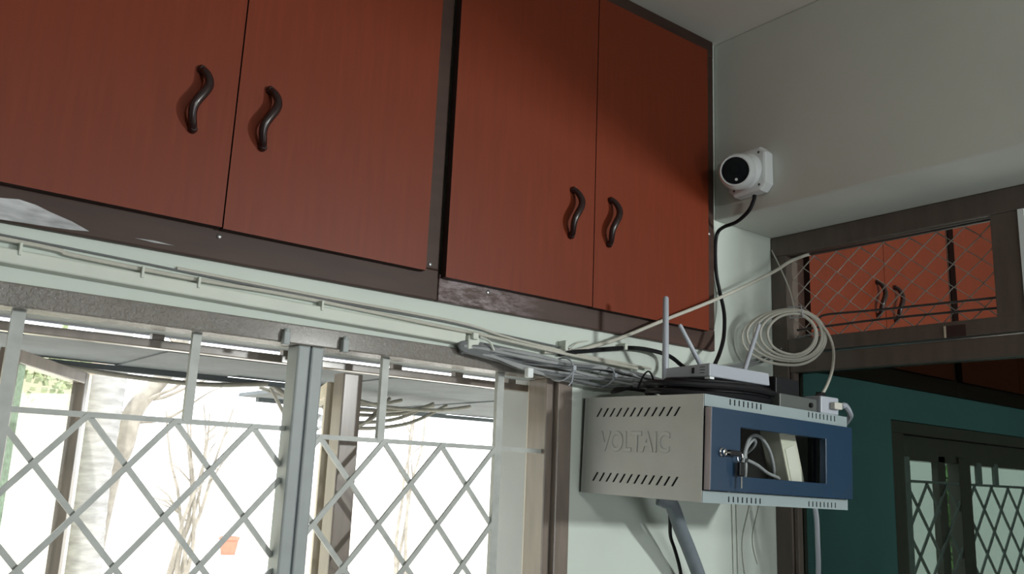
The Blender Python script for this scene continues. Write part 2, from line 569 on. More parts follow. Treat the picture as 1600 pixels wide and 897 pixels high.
# ------------------------------------------------------------------ window frames, grilles and shutters
win = struct_root('window_1', (0.79, 0.05, 0.95))
b = MB()
b.box((0.06, -0.006, 2.098), (1.524, 0.058, 2.1395))
b.build('head', M_WINF, win, bevel=0.003)
MB().box((0.06, 0.058, 2.098), (1.50, 0.112, 2.1395)).build('head_rebate', M_WINS, win, bevel=0.002)
MB().box((0.10, 0.125, 2.072), (1.487, 0.150, 2.0895)).build('head_slit_rail', M_JAMB, win, bevel=0.002)  # gap added above this rail; pale slits stand in for reflections
for vx in (0.12, 0.52, 0.80, 1.08, 1.26, 1.43):
    MB().box((vx - .012, 0.128, 2.0895), (vx + .012, 0.147, 2.139)).build('head_slit_post', M_JAMB, win)  # added posts carrying the slit rail
MB().box((1.476, -0.006, 0.95), (1.524, 0.05, 2.098)).build('jamb', M_JAMB, win, bevel=0.003)
MB().box((1.452, 0.012, 0.95), (1.476, 0.085, 2.098)).build('jamb', M_JAMB, win, bevel=0.002)
MB().box((1.488, 0.106, 0.95), (1.5235, 0.258, 2.1395)).build('reveal', M_PALE, win, bevel=0.002)
MB().box((1.466, 0.086, 0.95), (1.5235, 0.105, 2.098)).build('bead', M_CREAMW, win, bevel=0.002)
MB().box((0.06, -0.006, 0.95), (0.13, 0.14, 2.098)).build('jamb', M_JAMB, win, bevel=0.003)
MB().box((0.06, -0.02, 0.90), (1.524, 0.14, 0.95)).build('sill', M_JAMB, win, bevel=0.003)
MB().box((0.763, -0.004, 0.95), (0.7905, 0.05, 2.098)).build('mullion', M_WINS, win, bevel=0.004)
MB().box((0.7935, -0.004, 0.95), (0.822, 0.05, 2.098)).build('mullion', M_WINS, win, bevel=0.004)
MB().box((0.7905, 0.004, 0.95), (0.7935, 0.046, 2.098)).build('mullion_glint', M_WHITE, win)  # white strip painting in the bright highlight between the mullion edges
MB().box((0.918, 0.085, 0.95), (0.966, 0.135, 2.062)).build('mullion', M_JAMB, win, bevel=0.003)
# small bolts on the head
for hx in (0.729, 0.862):
    MB().box((hx - .007, -0.022, 2.092), (hx + .007, -0.006, 2.120)).lathe([(0.006, 0), (0.006, .008)], 10, T(hx, -0.016, 2.118)).build(
        'bolt', M_WINS, win, bevel=0.002)


def diag_bar(mb, x0, z0, x1, z1, y, wd, th):
    d = Vector((x1 - x0, 0, z1 - z0))
    L = d.length
    m = axes((x0, y, z0), d, (0, -1, 0))
    mb.box((0, -th / 2, -wd / 2), (L, th / 2, wd / 2), m)


def grille(name, label, xl, xr, nodes0, step, zbar, ztop, half, y, verts, zbot=0.96, dl=None, dr_=None):
    g = thing(name, label, 'grille', ((xl + xr) / 2, y, zbot), group='iron window grilles')
    m = MB()
    m.box((xl, y - .005, zbar - .005), (xr, y + .005, zbar + .005))
    m.build('cross_bar', M_GRILL, g)
    for vx, z0, z1, wd in verts:
        MB().box((vx - wd / 2, y - .006, z0), (vx + wd / 2, y + .006, z1)).build('upright_bar', M_GRILL, g)
    # zigzag diagonals, one bar each, clipped to the opening
    hs = step / 2
    xl = dl if dl is not None else xl
    xr = dr_ if dr_ is not None else xr
    for k in range(-24, 40):
        xs = nodes0 + k * step
        for sgn in (-1, 1):
            # runs down from (xs, zbar); direction (sgn*hs, -half)
            t0, t1 = 0.0, (zbar - zbot) / half
            # clip in x
            if sgn > 0:
                a, c = (xl - xs) / hs, (xr - xs) / hs
            else:
                a, c = (xs - xr) / hs, (xs - xl) / hs
            t0, t1 = max(t0, a), min(t1, c)
            if t1 - t0 < 0.15:
                continue
            mb = MB()
            diag_bar(mb, xs + sgn * hs * t0, zbar - half * t0, xs + sgn * hs * t1, zbar - half * t1,
                     y + (0.0035 if sgn > 0 else -0.0035), 0.0105, 0.006)
            mb.build('diagonal_bar', M_GRILL, g)
    return g


grille('window_grille', 'painted iron diamond grille left of the window mullion', 0.13, 0.763, 0.388, 0.1545, 1.927, 2.098, 0.0885, 0.030,
       [(0.252, 0.96, 2.098, 0.022), (0.5635, 1.927, 2.098, 0.017)], dl=0.252)
grille('window_grille', 'painted iron diamond grille right of the window mullion', 0.822, 1.452, 0.846, 0.1535, 1.915, 2.098, 0.0885, 0.030,
       [(0.988, 1.915, 2.098, 0.017), (1.314, 0.96, 2.098, 0.020)], dr_=1.314)


def shutter(name, label, hinge, ang, width, zb, zt, stile_m, pane_m, st=0.034, th=0.028, extra=None, frame2=None):
    r = thing(name, label, 'shutter', (hinge[0], hinge[1], zb), group='open window shutters')
    m = axes((hinge[0], hinge[1], 0), (math.sin(ang), math.cos(ang), 0), (0, 0, 1))
    h = th / 2
    f2 = frame2 or stile_m
    MB().box((0, zb, -h), (st, zt, h), m).build('stile', stile_m, r, bevel=0.002)
    MB().box((width - st, zb, -h), (width, zt, h), m).build('stile', f2, r, bevel=0.002)
    MB().box((st, zt - st, -h), (width - st, zt, h), m).build('rail', f2, r, bevel=0.002)
    MB().box((st, zb, -h), (width - st, zb + st, h), m).build('rail', f2, r, bevel=0.002)
    MB().box((st, zb + st, -.003), (width - st, zt - st, .003), m).build('pane', pane_m, r)
    if extra:
        MB().box((st, zb + st, .004), (st + 0.05, zt - st, .008), m).build('net_strip', extra, r)
    return r


shutter('window_shutter', 'open glazed shutter at the left end with a strip of green net', (0.262, 0.15), 0.50, 0.46, 0.97, 2.045, M_JAMB, M_CLEAR, extra=M_NET, st=0.026)
shutter('window_shutter', 'open glazed shutter seen edge on beside the brown post', (0.925, 0.15), 0.345, 0.46, 0.97, 2.045, M_CREAMW, M_CLEAR)

w2 = struct_root('window_2', (4.0, 0.05, 0.95))
MB().box((3.090, -0.004, 2.066), (4.898, 0.12, 2.110)).build('head', M_JAMB, w2, bevel=0.003)
MB().box((3.090, 0.03, 1.972), (4.898, 0.09, 2.066)).build('head_rebate', M_JAMB, w2, bevel=0.003)
MB().box((3.090, -0.004, 0.95), (3.172, 0.12, 2.066)).build('jamb', M_JAMB, w2, bevel=0.003)
MB().box((4.82, -0.004, 0.95), (4.898, 0.12, 2.066)).build('jamb', M_JAMB, w2, bevel=0.003)
MB().box((3.090, -0.02, 0.90), (4.898, 0.14, 0.95)).build('sill', M_JAMB, w2, bevel=0.003)
MB().box((3.640, 0.02, 0.95), (3.735, 0.07, 2.0)).build('mullion', M_JAMB, w2, bevel=0.003)
MB().box((3.490, 0.03, 0.95), (3.548, 0.06, 2.0)).build('mullion', M_JAMB, w2, bevel=0.003)
grille('window_grille', 'dark diamond grille behind tinted glass beside the left window post', 3.172, 3.640, 3.392, 0.1545, 1.895, 1.985, 0.0885, 0.030,
       [(3.240, 0.96, 1.985, 0.042)])
grille('window_grille', 'dark diamond grille at the right edge behind tinted glass', 3.735, 4.82, 4.085, 0.1545, 1.895, 1.985, 0.0885, 0.030,
       [(3.822, 1.895, 1.985, 0.04), (3.975, 1.895, 1.985, 0.035)])
# ------------------------------------------------------------------ partition with tinted glass and mesh transom
dr = struct_root('door_1', (2.40, -0.4, 0))
PX0, PX1 = 2.387, 2.452
MB().box((PX0, -1.62, 2.588), (PX1, -0.001, 2.6545)).build('head', M_PART, dr, bevel=0.003)
MB().box((PX0, -0.058, 0.0), (PX1, -0.001, 2.588)).build('stile', M_PART, dr, bevel=0.003)
MB().box((PX0 + .008, -0.074, 0.0), (PX1 - .01, -0.060, 2.206)).build('stile', M_PART, dr, bevel=0.002)
MB().box((PX0, -0.765, 2.31), (PX1, -0.694, 2.588)).build('stile', M_PART, dr, bevel=0.003)
MB().box((PX0, -1.62, 0.0), (PX1, -1.55, 2.588)).build('stile', M_PART, dr, bevel=0.003)
MB().box((PX0, -1.55, 2.268), (PX1, -0.058, 2.312)).build('transom_rail', M_PART, dr, bevel=0.003)
MB().box((PX0 + .006, -1.55, 2.206), (PX1 - .006, -0.058, 2.262)).build('door_rail', M_PART, dr, bevel=0.003)
MB().box((PX0 + .006, -0.862, 0.0), (PX1 - .006, -0.790, 2.206)).build('stile', M_PART, dr, bevel=0.003)
MB().box((PX0 + .006, -0.79, 0.0), (PX1 - .006, -0.058, 0.20)).build('door_rail', M_PART, dr, bevel=0.003)
MB().box((2.418, -0.79, 0.20), (2.424, -0.074, 2.206)).build('glass_pane', M_TINT, dr)
tag(MB().box((PX0 - .004, -0.781, 2.318), (PX0 + .012, -0.766, 2.588)).build('glazing_bead', M_CAMW, dr), 'pale glazing bead')
b = MB().box((PX0 - .003, -0.613, 2.268), (PX0 - .0005, -0.560, 2.300))
tag(b.build('strike_plate', M_EDGE, dr), 'dark strike plate on the rail')
tag(MB().box((PX0 - .005, -0.561, 2.268), (PX0 - .0005, -0.556, 2.300)).build('strike_plate_edge', M_CREAMW, dr), 'pale edge of strike plate')


def mesh_panel(label, y0, y1, z0, z1):
    r = thing('wire_mesh', label, 'mesh', (2.420, (y0 + y1) / 2, z0), group='wire mesh transom panels')
    sp, hz = 0.0395, 0.033
    k = 0
    y = y0 - 0.02
    while y > y1:
        pts = []
        z = z0
        i = 0
        while z < z1 + 0.001:
            s = 1 if (i + k) % 2 == 0 else -1
            yy = y + s * sp * 0.52 + random.uniform(-.0015, .0015)
            yy = max(min(yy, y0 - .002), y1 + .002)
            pts.append((2.420 + 0.0014 * s, yy, z + random.uniform(-.001, .001)))
            z += hz
            i += 1
        MB().tube(pts, 0.0024, 5).build('wire', M_WIRE, r, smooth=True)
        y -= sp
        k += 1
    for zz in (z1 - .002,):
        MB().tube(spline([(2.414, y0, zz), (2.414, (y0 + y1) / 2, zz - .002), (2.414, y1, zz)], 4), 0.0032, 6).build('rod', M_ROD, r, smooth=True)
    MB().tube(spline([(2.408, y0 - .10, 2.372), (2.408, y0 - .13, 2.380), (2.408, y0 - .3, 2.374), (2.408, y1, 2.366)], 4), 0.0036, 6).build('rod', M_ROD, r, smooth=True)
    MB().tube(spline([(2.408, y0 - .02, 2.342), (2.408, (y0 + y1) / 2, 2.345), (2.408, y1, 2.338)], 4), 0.0036, 6).build('rod', M_ROD, r, smooth=True)
    return r


mesh_panel('chain link wire mesh in the transom beside the coiled cable', -0.060, -0.692, 2.314, 2.586)
mesh_panel('chain link wire mesh in the transom at the right edge', -0.782, -1.548, 2.314, 2.586)

# ------------------------------------------------------------------ cable trunking and wall cables
tk = thing('cable_trunking', 'cream painted cable trunking along the wall under the cabinets', 'trunking', (0.5, 0, 2.18))
MB().add([(-0.6, 0, 2.214), (-0.6, -0.02, 2.212), (-0.6, -0.02, 2.186), (-0.6, 0, 2.183),
          (1.172, 0, 2.176), (1.172, -0.02, 2.174), (1.172, -0.02, 2.148), (1.172, 0, 2.145)],
         [(0, 1, 2, 3), (4, 7, 6, 5), (0, 4, 5, 1), (1, 5, 6, 2), (2, 6, 7, 3), (3, 7, 4, 0)]).build('channel', M_TRUNK, tk, bevel=0.003)
for cx in (0.232, 0.435, 0.540, 0.80):
    zc = 2.199 - (cx + .6) / 1.77 * 0.038
    MB().box((cx - .0025, -0.0235, zc + .004), (cx + .0025, -0.0005, zc + .026)).build('clip', M_TRUNK, tk, bevel=0.001)
G1 = 'thin cables along the trunking'
cable('wall_cable', [(-0.6, -.006, 2.222), (0.203, -.010, 2.211), (0.319, -.008, 2.203), (0.523, -.008, 2.197), (0.757, -.006, 2.196), (1.112, -.006, 2.183), (1.223, -.02, 2.176),
                     (1.466, -.02, 2.163), (1.746, -.02, 2.152)], 0.0042, M_CREAMC, 'cream cable resting on top of the trunking', G1)
cable('wall_cable', [(-0.6, -.004, 2.236), (0.258, -.005, 2.217), (0.624, -.005, 2.205), (0.888, -.005, 2.199), (1.123, -.006, 2.196), (1.274, -.008, 2.188), (1.526, -.008, 2.178)],
      0.0020, M_GREYD, 'thin dark cable running just above the trunking', G1)
cable('wall_cable', [(0.50, -.005, 2.213), (0.8, -.005, 2.206), (1.15, -.006, 2.200), (1.30, -.012, 2.182), (1.5, -.016, 2.168), (1.80, -.02, 2.158)], 0.0032, M_CREAMC,
      'cream cable highest on the wall above the bundle', G1)

# bundle of network cables
G2 = 'grey network cables bundled below the cabinets'
LB = 'grey network cable in the loose bundle under the loft cabinets'
rnd = random.Random(3)
for i in range(17):
    t = i / 16
    off = lambda a: rnd.uniform(-a, a)
    top = [(1.165, 2.143), (1.226, 2.150), (1.334, 2.143), (1.459, 2.140), (1.616, 2.136), (1.76, 2.122), (1.84, 2.112)]
    bot = [(1.159, 2.129), (1.220, 2.126), (1.328, 2.104), (1.452, 2.095), (1.607, 2.092), (1.72, 2.100), (1.80, 2.104)]
    pts = []
    ph = rnd.uniform(0, 6.28)
    for j, (a, c) in enumerate(zip(top, bot)):
        s = min(1, max(0, t + 0.22 * math.sin(ph + j * 1.1)))
        z = a[1] * (1 - s) + c[1] * s + off(.003)
        x = a[0] * (1 - s) + c[0] * s
        y = -0.016 - 0.05 * min(1, j / 2.0) * (0.25 + 0.75 * rnd.random()) - (0.02 if j > 4 else 0)
        if j == 0:
            y = -0.012 - 0.012 * rnd.random()
        pts.append((x, y, z))
    cable('network_cable', pts, 0.0034 + 0.0010 * rnd.random(), M_GREYD if i % 3 == 1 else M_GREYC, LB, G2)
# loops turning back at the trunking end
cable('network_cable', [(1.30, -.03, 2.118), (1.20, -.03, 2.127), (1.165, -.028, 2.132), (1.152, -.024, 2.141), (1.165, -.02, 2.150), (1.20, -.024, 2.152), (1.30, -.04, 2.145)], 0.006, M_GREYD,
      'dark grey cable doubled back in a loop at the trunking end')
# trunking end bracket: cable clamp
cl = thing('cable_clamp', 'cream plastic clamp at the trunking end', 'clamp', (1.19, 0, 2.15))
MB().box((1.172, -0.030, 2.136), (1.206, -0.001, 2.170)).build('body', M_TRUNK, cl, bevel=0.004)
MB().box((1.178, -0.040, 2.160), (1.194, -0.030, 2.176)).build('lug', M_TRUNK, cl, bevel=0.002)
MB().tube(spline([(1.204, -.032, 2.168), (1.222, -.045, 2.158), (1.232, -.05, 2.138)], 4), 0.003, 6).build('tail', M_TRUNK, cl, smooth=True)

def tie(x, z0, z1, y, label, tail=True):
    r = thing('cable_tie', label, 'cable tie', (x, y, (z0 + z1) / 2))
    pts = []
    for k in range(17):
        a = 2 * math.pi * k / 16
        pts.append((x + 0.003 * math.sin(a), -0.043 - 0.046 * math.cos(a), (z0 + z1) / 2 + (z1 - z0) / 2 * math.sin(a)))
    MB().tube(pts, 0.0022, 6).build('band', M_WHITE, r, smooth=True)
    MB().box((x - .005, -.096, (z0 + z1) / 2 - .006), (x + .005, -.086, (z0 + z1) / 2 + .006)).build('head', M_WHITE, r, bevel=0.001)
    if tail:
        MB().tube([(x, -.092, (z0 + z1) / 2 - .004), (x - .012, -.10, z0 - .006), (x - .022, -.10, z0 - .016)], 0.0018, 5).build('tail', M_WHITE, r, smooth=True)


tie(1.449, 2.088, 2.146, -.06, 'white cable tie around the middle of the grey bundle')
tie(1.592, 2.086, 2.140, -.06, 'white cable tie around the bundle near the rack', False)
tag(MB().box((1.318, -.075, 2.082), (1.336, -.060, 2.106), Matrix.Rotation(0, 4, 'Y')).build('cable_stub', M_CAMW, bevel=0.003),
    'small white plug end sticking out of the bundle', 'plug')
tag(MB().box((1.474, -.030, 2.170), (1.484, -.001, 2.196)).build('cable_clip', M_TRUNK, bevel=0.002), 'cream cable clip holding the wall cables left of the router', 'clip')
tag(MB().box((1.688, -.030, 2.197), (1.699, -.001, 2.215)).build('cable_clip', M_TRUNK, bevel=0.002), 'cream cable clip holding the black cable under the cabinet', 'clip')

cable('black_cable', [(2.070, -0.175, 2.690), (2.070, -0.172, 2.675), (2.074, -0.150, 2.647), (2.082, -0.101, 2.626), (2.092, -0.045, 2.623), (2.100, -0.014, 2.612), (2.094, -0.010, 2.568),
                      (2.094, -0.012, 2.488), (2.106, -0.015, 2.429), (2.108, -0.030, 2.358), (2.080, -0.050, 2.283), (2.022, -0.080, 2.222), (1.941, -0.120, 2.165)],
      0.0058, M_BLACK, 'black cable hanging from the white camera down to the router')
cable('white_cable', [(2.420, -0.125, 2.585), (2.400, -0.118, 2.578), (2.378, -0.077, 2.560), (2.303, -0.060, 2.512), (2.052, -0.060, 2.394), (1.826, -0.050, 2.297), (1.671, -0.030, 2.227), (1.575, -0.020, 2.192),
                      (1.508, -0.014, 2.172), (1.418, -0.010, 2.160)], 0.0052, M_CREAMC, 'taut cream cable slanting from the bundle up to the mesh')
cable('black_cable', [(1.470, -0.010, 2.160), (1.506, -0.018, 2.169), (1.589, -0.018, 2.185), (1.718, -0.020, 2.206), (1.802, -0.025, 2.208), (1.850, -0.045, 2.196), (1.862, -0.080, 2.168), (1.845, -0.14, 2.138)],
      0.0062, M_BLACK, 'black cable arching along the wall behind the router')
cable('thin_wire', [(1.490, -0.012, 2.160), (1.510, -0.012, 2.182), (1.535, -0.010, 2.198), (1.573, -0.006, 2.208)], 0.0016, M_CREAMC, 'thin cream wire curving above the bundle', cat='wire')
cable('grey_cable', [(1.98, -0.10, 2.175), (2.042, -0.100, 2.184), (2.202, -0.070, 2.223), (2.372, -0.030, 2.274), (2.40, -0.070, 2.31), (2.44, -0.14, 2.335)], 0.004, M_GREYD,
      'upper grey cable crossing behind the white coil', 'grey cables behind the white coil')
cable('grey_cable', [(2.03, -0.10, 2.176), (2.116, -0.100, 2.192), (2.371, -0.040, 2.262), (2.400, -0.075, 2.30), (2.44, -0.13, 2.315)], 0.0035, M_GREYD,
      'lower grey cable crossing behind the white coil', 'grey cables behind the white coil')
cable('hanging_cord', [(2.386, -0.006, 2.613), (2.365, -0.054, 2.539), (2.345, -0.100, 2.456), (2.276, -0.160, 2.382)], 0.0022, M_CREAMC, 'thin cord holding up the white coil from the post', cat='cord')

COIL = [(2.273, -0.192, 2.356), (2.288, -0.207, 2.339), (2.296, -0.216, 2.315), (2.295, -0.215, 2.287), (2.286, -0.206, 2.262), (2.271, -0.190, 2.245), (2.252, -0.170, 2.238), (2.230, -0.147, 2.244), (2.212, -0.128, 2.260), (2.202, -0.118, 2.285), (2.202, -0.118, 2.312), (2.213, -0.129, 2.337), (2.231, -0.148, 2.355), (2.254, -0.172, 2.362), (2.279, -0.189, 2.358), (2.294, -0.205, 2.341), (2.303, -0.215, 2.316), (2.304, -0.215, 2.287), (2.295, -0.206, 2.260), (2.278, -0.189, 2.240), (2.257, -0.167, 2.232), (2.230, -0.138, 2.237), (2.207, -0.114, 2.255), (2.193, -0.100, 2.281), (2.192, -0.099, 2.312), (2.205, -0.112, 2.341), (2.229, -0.137, 2.362), (2.260, -0.169, 2.371), (2.289, -0.191, 2.366), (2.308, -0.211, 2.346), (2.319, -0.222, 2.317), (2.318, -0.222, 2.284), (2.307, -0.210, 2.254), (2.287, -0.189, 2.233), (2.262, -0.163, 2.225), (2.229, -0.128, 2.231), (2.201, -0.100, 2.250), (2.186, -0.083, 2.280), (2.185, -0.083, 2.314), (2.201, -0.099, 2.345), (2.229, -0.129, 2.367), (2.265, -0.166, 2.376), (2.296, -0.190, 2.370), (2.318, -0.212, 2.349), (2.329, -0.224, 2.318), (2.328, -0.223, 2.283), (2.316, -0.210, 2.252), (2.294, -0.188, 2.230), (2.267, -0.160, 2.221), (2.228, -0.119, 2.227), (2.195, -0.085, 2.247), (2.177, -0.065, 2.278), (2.176, -0.064, 2.313), (2.194, -0.083, 2.345), (2.227, -0.118, 2.368), (2.270, -0.162, 2.377), (2.302, -0.188, 2.371), (2.324, -0.211, 2.349), (2.336, -0.223, 2.316), (2.336, -0.223, 2.279), (2.323, -0.209, 2.245), (2.300, -0.186, 2.220), (2.272, -0.156, 2.210), (2.228, -0.110, 2.215), (2.192, -0.072, 2.237), (2.172, -0.051, 2.270), (2.171, -0.051, 2.309), (2.192, -0.072, 2.344), (2.229, -0.111, 2.370), (2.275, -0.159, 2.380), (2.300, -0.203, 2.357), (2.329, -0.233, 2.313), (2.341, -0.246, 2.260), (2.247, -0.300, 2.189), (2.171, -0.330, 2.134), (2.122, -0.345, 2.103)]
ck = thing('cable_coil', 'coil of cream network cable hanging beside the wire mesh', 'cable coil', (2.25, -0.16, 2.21))
MB().tube(spline(COIL, 3), 0.0042, 8).build('cable', M_CREAMC, ck, smooth=True)
MB().tube([(2.262, -0.150, 2.385), (2.268, -0.19, 2.384), (2.268, -0.195, 2.350), (2.262, -0.155, 2.352), (2.262, -0.150, 2.385)], 0.0022, 6).build('tie', M_WHITE, ck, smooth=True)
MB().box((2.106, -.352, 2.088), (2.126, -.334, 2.106)).build('connector', M_BLACK, ck, bevel=0.002)

# ------------------------------------------------------------------ white turret camera on the beam
cc = thing('security_camera', 'white turret security camera on a square junction box, fixed to the beam', 'camera', (2.105, -0.155, 2.76))
mc = axes((2.105, -0.152, 2.766), (0, -1, 0), (0, 0, 1))      # local z points to -x, out of the beam
hw, ch = 0.068, 0.020
octo = [(-hw + ch, -hw), (hw - ch, -hw), (hw, -hw + ch), (hw, hw - ch), (hw - ch, hw), (-hw + ch, hw), (-hw, hw - ch), (-hw, -hw + ch)]
MB().prism(octo, 0.042, mc).build('junction_box', M_CAMW, cc, bevel=0.008)
for sx_, sy_ in ((0.045, 0.050), (0.045, -0.050), (-0.045, 0.050), (-0.045, -0.050)):
    MB().lathe([(0.0038, 0), (0.0038, 0.0012)], 10, mc @ T(sx_, sy_, 0.0418)).build('screw', M_STRIP, cc)
MB().lathe([(0.055, 0.040), (0.055, 0.052), (0.050, 0.062), (0.044, 0.068)], 32, mc @ T(0, 0.0, 0)).build('base_ring', M_CAMW, cc, smooth=True)
look = Vector((-0.86, -0.44, -0.24)).normalized()
side = look.cross(Vector((0, 0, 1))).normalized()
cen = mc @ Vector((0.004, -0.012, 0.088))
mt = axes(cen, side, look.cross(side) * -1)
if (mt.to_3x3() @ Vector((0, 0, 1))).dot(look) < 0:
    mt = axes(cen, -side, look.cross(side) * -1)
R = 0.054
prof = [(R * math.cos(a), R * math.sin(a)) for a in [math.radians(d) for d in range(-80, 41, 8)]]
prof += [(0.0455, 0.038), (0.0435, 0.042), (0.0405, 0.042), (0.0395, 0.037)]
MB().lathe(prof, 36, mt).build('ball', M_CAMW, cc, smooth=True)
lens = MB().lathe([(0.0390, 0.030), (0.0390, 0.0385), (0.036, 0.0395)], 32, mt).build('face_glass', M_BLKGL, cc, smooth=True)
MB().lathe([(0.015, 0.0395), (0.014, 0.041), (0.008, 0.0415)], 20, mt @ T(0, 0.004, 0)).build('lens', M_BLKGL, lens, smooth=True)
MB().lathe([(0.0045, 0.0395), (0.004, 0.0415)], 12, mt @ T(0.002, -0.026, 0)).build('led', M_CAMW, lens, smooth=True)

# ------------------------------------------------------------------ wall rack
RX = 0.018
RL, RR = (1.557, -0.003, 1.8185), (0.018, 0.018, 0)
rk = thing('network_rack', 'grey wall rack with blue windowed door and raised lettering', 'rack', RL, RR)
W, D, H = 0.572, 0.398, 0.2385
# side panel with two rows of slanted slots (local: u = distance from the wall, v = height)
ms = axes((0.0, 0, 0), (0, -1, 0), (0, 0, 1))          # local z -> -x
holes = []
for k in range(12):
    u = 0.052 + k * 0.02345
    holes.append([(u, 0.189), (u + 0.0068, 0.189), (u + 0.0225, 0.2105), (u + 0.0157, 0.2105)])
    u2 = 0.048 + k * 0.0237
    holes.append([(u2, 0.0305), (u2 + 0.0068, 0.0305), (u2 + 0.0225, 0.052), (u2 + 0.0157, 0.052)])
side = MB().plate(rect(0.022, 0, D, H), holes, 0.0015, ms).build('side_panel', M_RGREY, rk, local=True)
# bent rear edge
MB().add([(0.0, -0.0225, 0), (0.003, -0.0, 0), (0.003, -0.0, H), (0.0, -0.0225, H), (0.004, -0.0225, 0), (0.007, 0, 0), (0.007, 0, H), (0.004, -0.0225, H)],
         [(0, 1, 2, 3), (4, 7, 6, 5), (0, 3, 7, 4), (1, 5, 6, 2), (0, 4, 5, 1), (3, 2, 6, 7)]).build('rear_flange', M_RGREY, rk, local=True)
tc = bpy.data.curves.new('lettering', 'FONT')
tc.body = 'VOLTAIC'
tc.size = 0.070
tc.extrude = 0.0012
tc.bevel_depth = 0.0012
tc.bevel_resolution = 2
tc.offset = 0.0009
tc.align_x = 'CENTER'
to = bpy.data.objects.new('lettering_curve', tc)
COL.objects.link(to)
bpy.context.view_layer.update()
me = bpy.data.meshes.new_from_object(to.evaluated_get(bpy.context.evaluated_depsgraph_get()))
bpy.data.objects.remove(to)
xs = [v.co.x for v in me.vertices]
zs = [v.co.y for v in me.vertices]
ux = 0.232 / (max(xs) - min(xs))
uz = 0.050 / (max(zs) - min(zs))
mtext = ms @ T(0.186, 0.104, 0.0012)
for v in me.vertices:
    v.co = mtext @ Vector(((v.co.x - (max(xs) + min(xs)) / 2) * ux, (v.co.y - min(zs)) * uz, v.co.z))
me.materials.clear()
me.materials.append(M_RGREY)
lt = bpy.data.objects.new('lettering', me)
COL.objects.link(lt)
lt.parent = side
RM[lt] = RM[rk]
# shell: back strips, top, bottom, right side
MB().box((0.0015, -D, H - .0015), (W, -0.0, H)).build('top_panel', M_RGREY, rk, local=True)
MB().box((0.0015, -D, 0), (W, -0.0, .0015)).build('bottom_panel', M_RGREY, rk, local=True)
MB().box((W - .0015, -D, .0015), (W, -0.0, H - .0015)).build('side_panel', M_RGREY, rk, local=True)
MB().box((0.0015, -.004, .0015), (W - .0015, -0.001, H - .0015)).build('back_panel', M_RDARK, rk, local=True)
MB().box((0.003, -D + .02, .003), (.005, -0.03, H - .003)).build('side_shade', M_RDARK, rk, local=True)  # black sheet added behind the side slots to stand for shade
for xx in (0.045, W - .06):
    MB().box((xx, -D + .06, .002), (xx + .015, -D + .075, H - .002)).build('mounting_rail', M_RDARK, rk, local=True)
# front strips with slots
mf = axes((0, -D, 0), (1, 0, 0), (0, 0, 1))            # local z -> -y
def strip(z0, z1, sz0, sz1, name):
    hl = []
    for k in range(8):
        for x0 in (0.088, 0.398):
            hl.append(rect(x0 + k * 0.0164, sz0, x0 + k * 0.0164 + 0.0046, sz1))
    MB().plate(rect(0.0, z0, W, z1), hl, 0.0018, mf).build(name, M_RLITE, rk, local=True)
    MB().box((0.004, -D + .012, z0 + .003), (W - .004, -D + .016, z1 - .003)).build('strip_shade', M_RDARK, rk, local=True)  # black sheet added so the strip slots look shaded
strip(H - .027, H, H - .0165, H - .003, 'top_strip')
strip(0.0, 0.026, 0.004, 0.0165, 'bottom_strip')
# door, proud of the strips
dx0, dx1, dz0, dz1 = 0.004, W - .004, 0.0275, H - .0285
wx0, wx1, wz0, wz1 = 0.108, 0.448, 0.062, 0.172
md = axes((0, -D - .001, 0), (1, 0, 0), (0, 0, 1))
dd = MB().plate(rect(dx0, dz0, dx1, dz1), [rect(wx0, wz0, wx1, wz1)], 0.018, md).build('door', M_RBLUE, rk, bevel=0.0015, local=True)
MB().box((wx0 - .004, -D - .003, wz0 - .004), (wx1 + .004, -D + .0005, wz1 + .004)).build('window_pane', M_CLEAR, dd, local=True)
tag(MB().box((dx0 - .0012, -D - .0185, dz0 + .001), (dx0 - .0001, -D - .002, dz1 - .001)).build('lit_edge', mat('door_edge', (0.30, 0.25, 0.27), 0.35, var=.05), dd, local=True), 'greyish pink strip for the lit door edge')  # pinkish light on the door's side is put into this strip's colour
MB().lathe([(0.0105, 0.018), (0.0105, 0.022), (0.008, 0.024), (0.0075, 0.030), (0.005, 0.031)], 20, md @ T(0.040, 0.112, 0)).build('lock', M_CHROME, dd, smooth=True, local=True)

# key ring in the lock
kx = Vector((0.040, -D - .032, 0.112))
KM = RM[rk]
kr = thing('key_ring', 'two keys hanging from the lock of the blue rack door', 'keys', tuple(KM @ kx), RR)
k1 = MB().box((0.0, -.004, -.0015), (0.012, 0.004, .0015)).build('key_blade', M_CHROME, kr, local=True)
MB().box((0.010, -.005, -.006), (0.048, 0.005, .006)).build('key_head', M_BLACK, kr, bevel=.002, local=True)
MB().tube([(0.050 + 0.009 * math.cos(a), 0.0, -.008 + 0.012 * math.sin(a)) for a in [2 * math.pi * i / 20 for i in range(21)]], 0.0011, 6).build('ring', M_CHROME, kr, smooth=True, local=True)
MB().box((0.044, -.004, -.050), (0.064, .004, -.018)).build('key_head', M_BLACK, kr, bevel=.003, local=True)
MB().box((0.052, -.0015, -.076), (0.057, .0015, -.050)).build('key_blade', M_CHROME, kr, local=True)

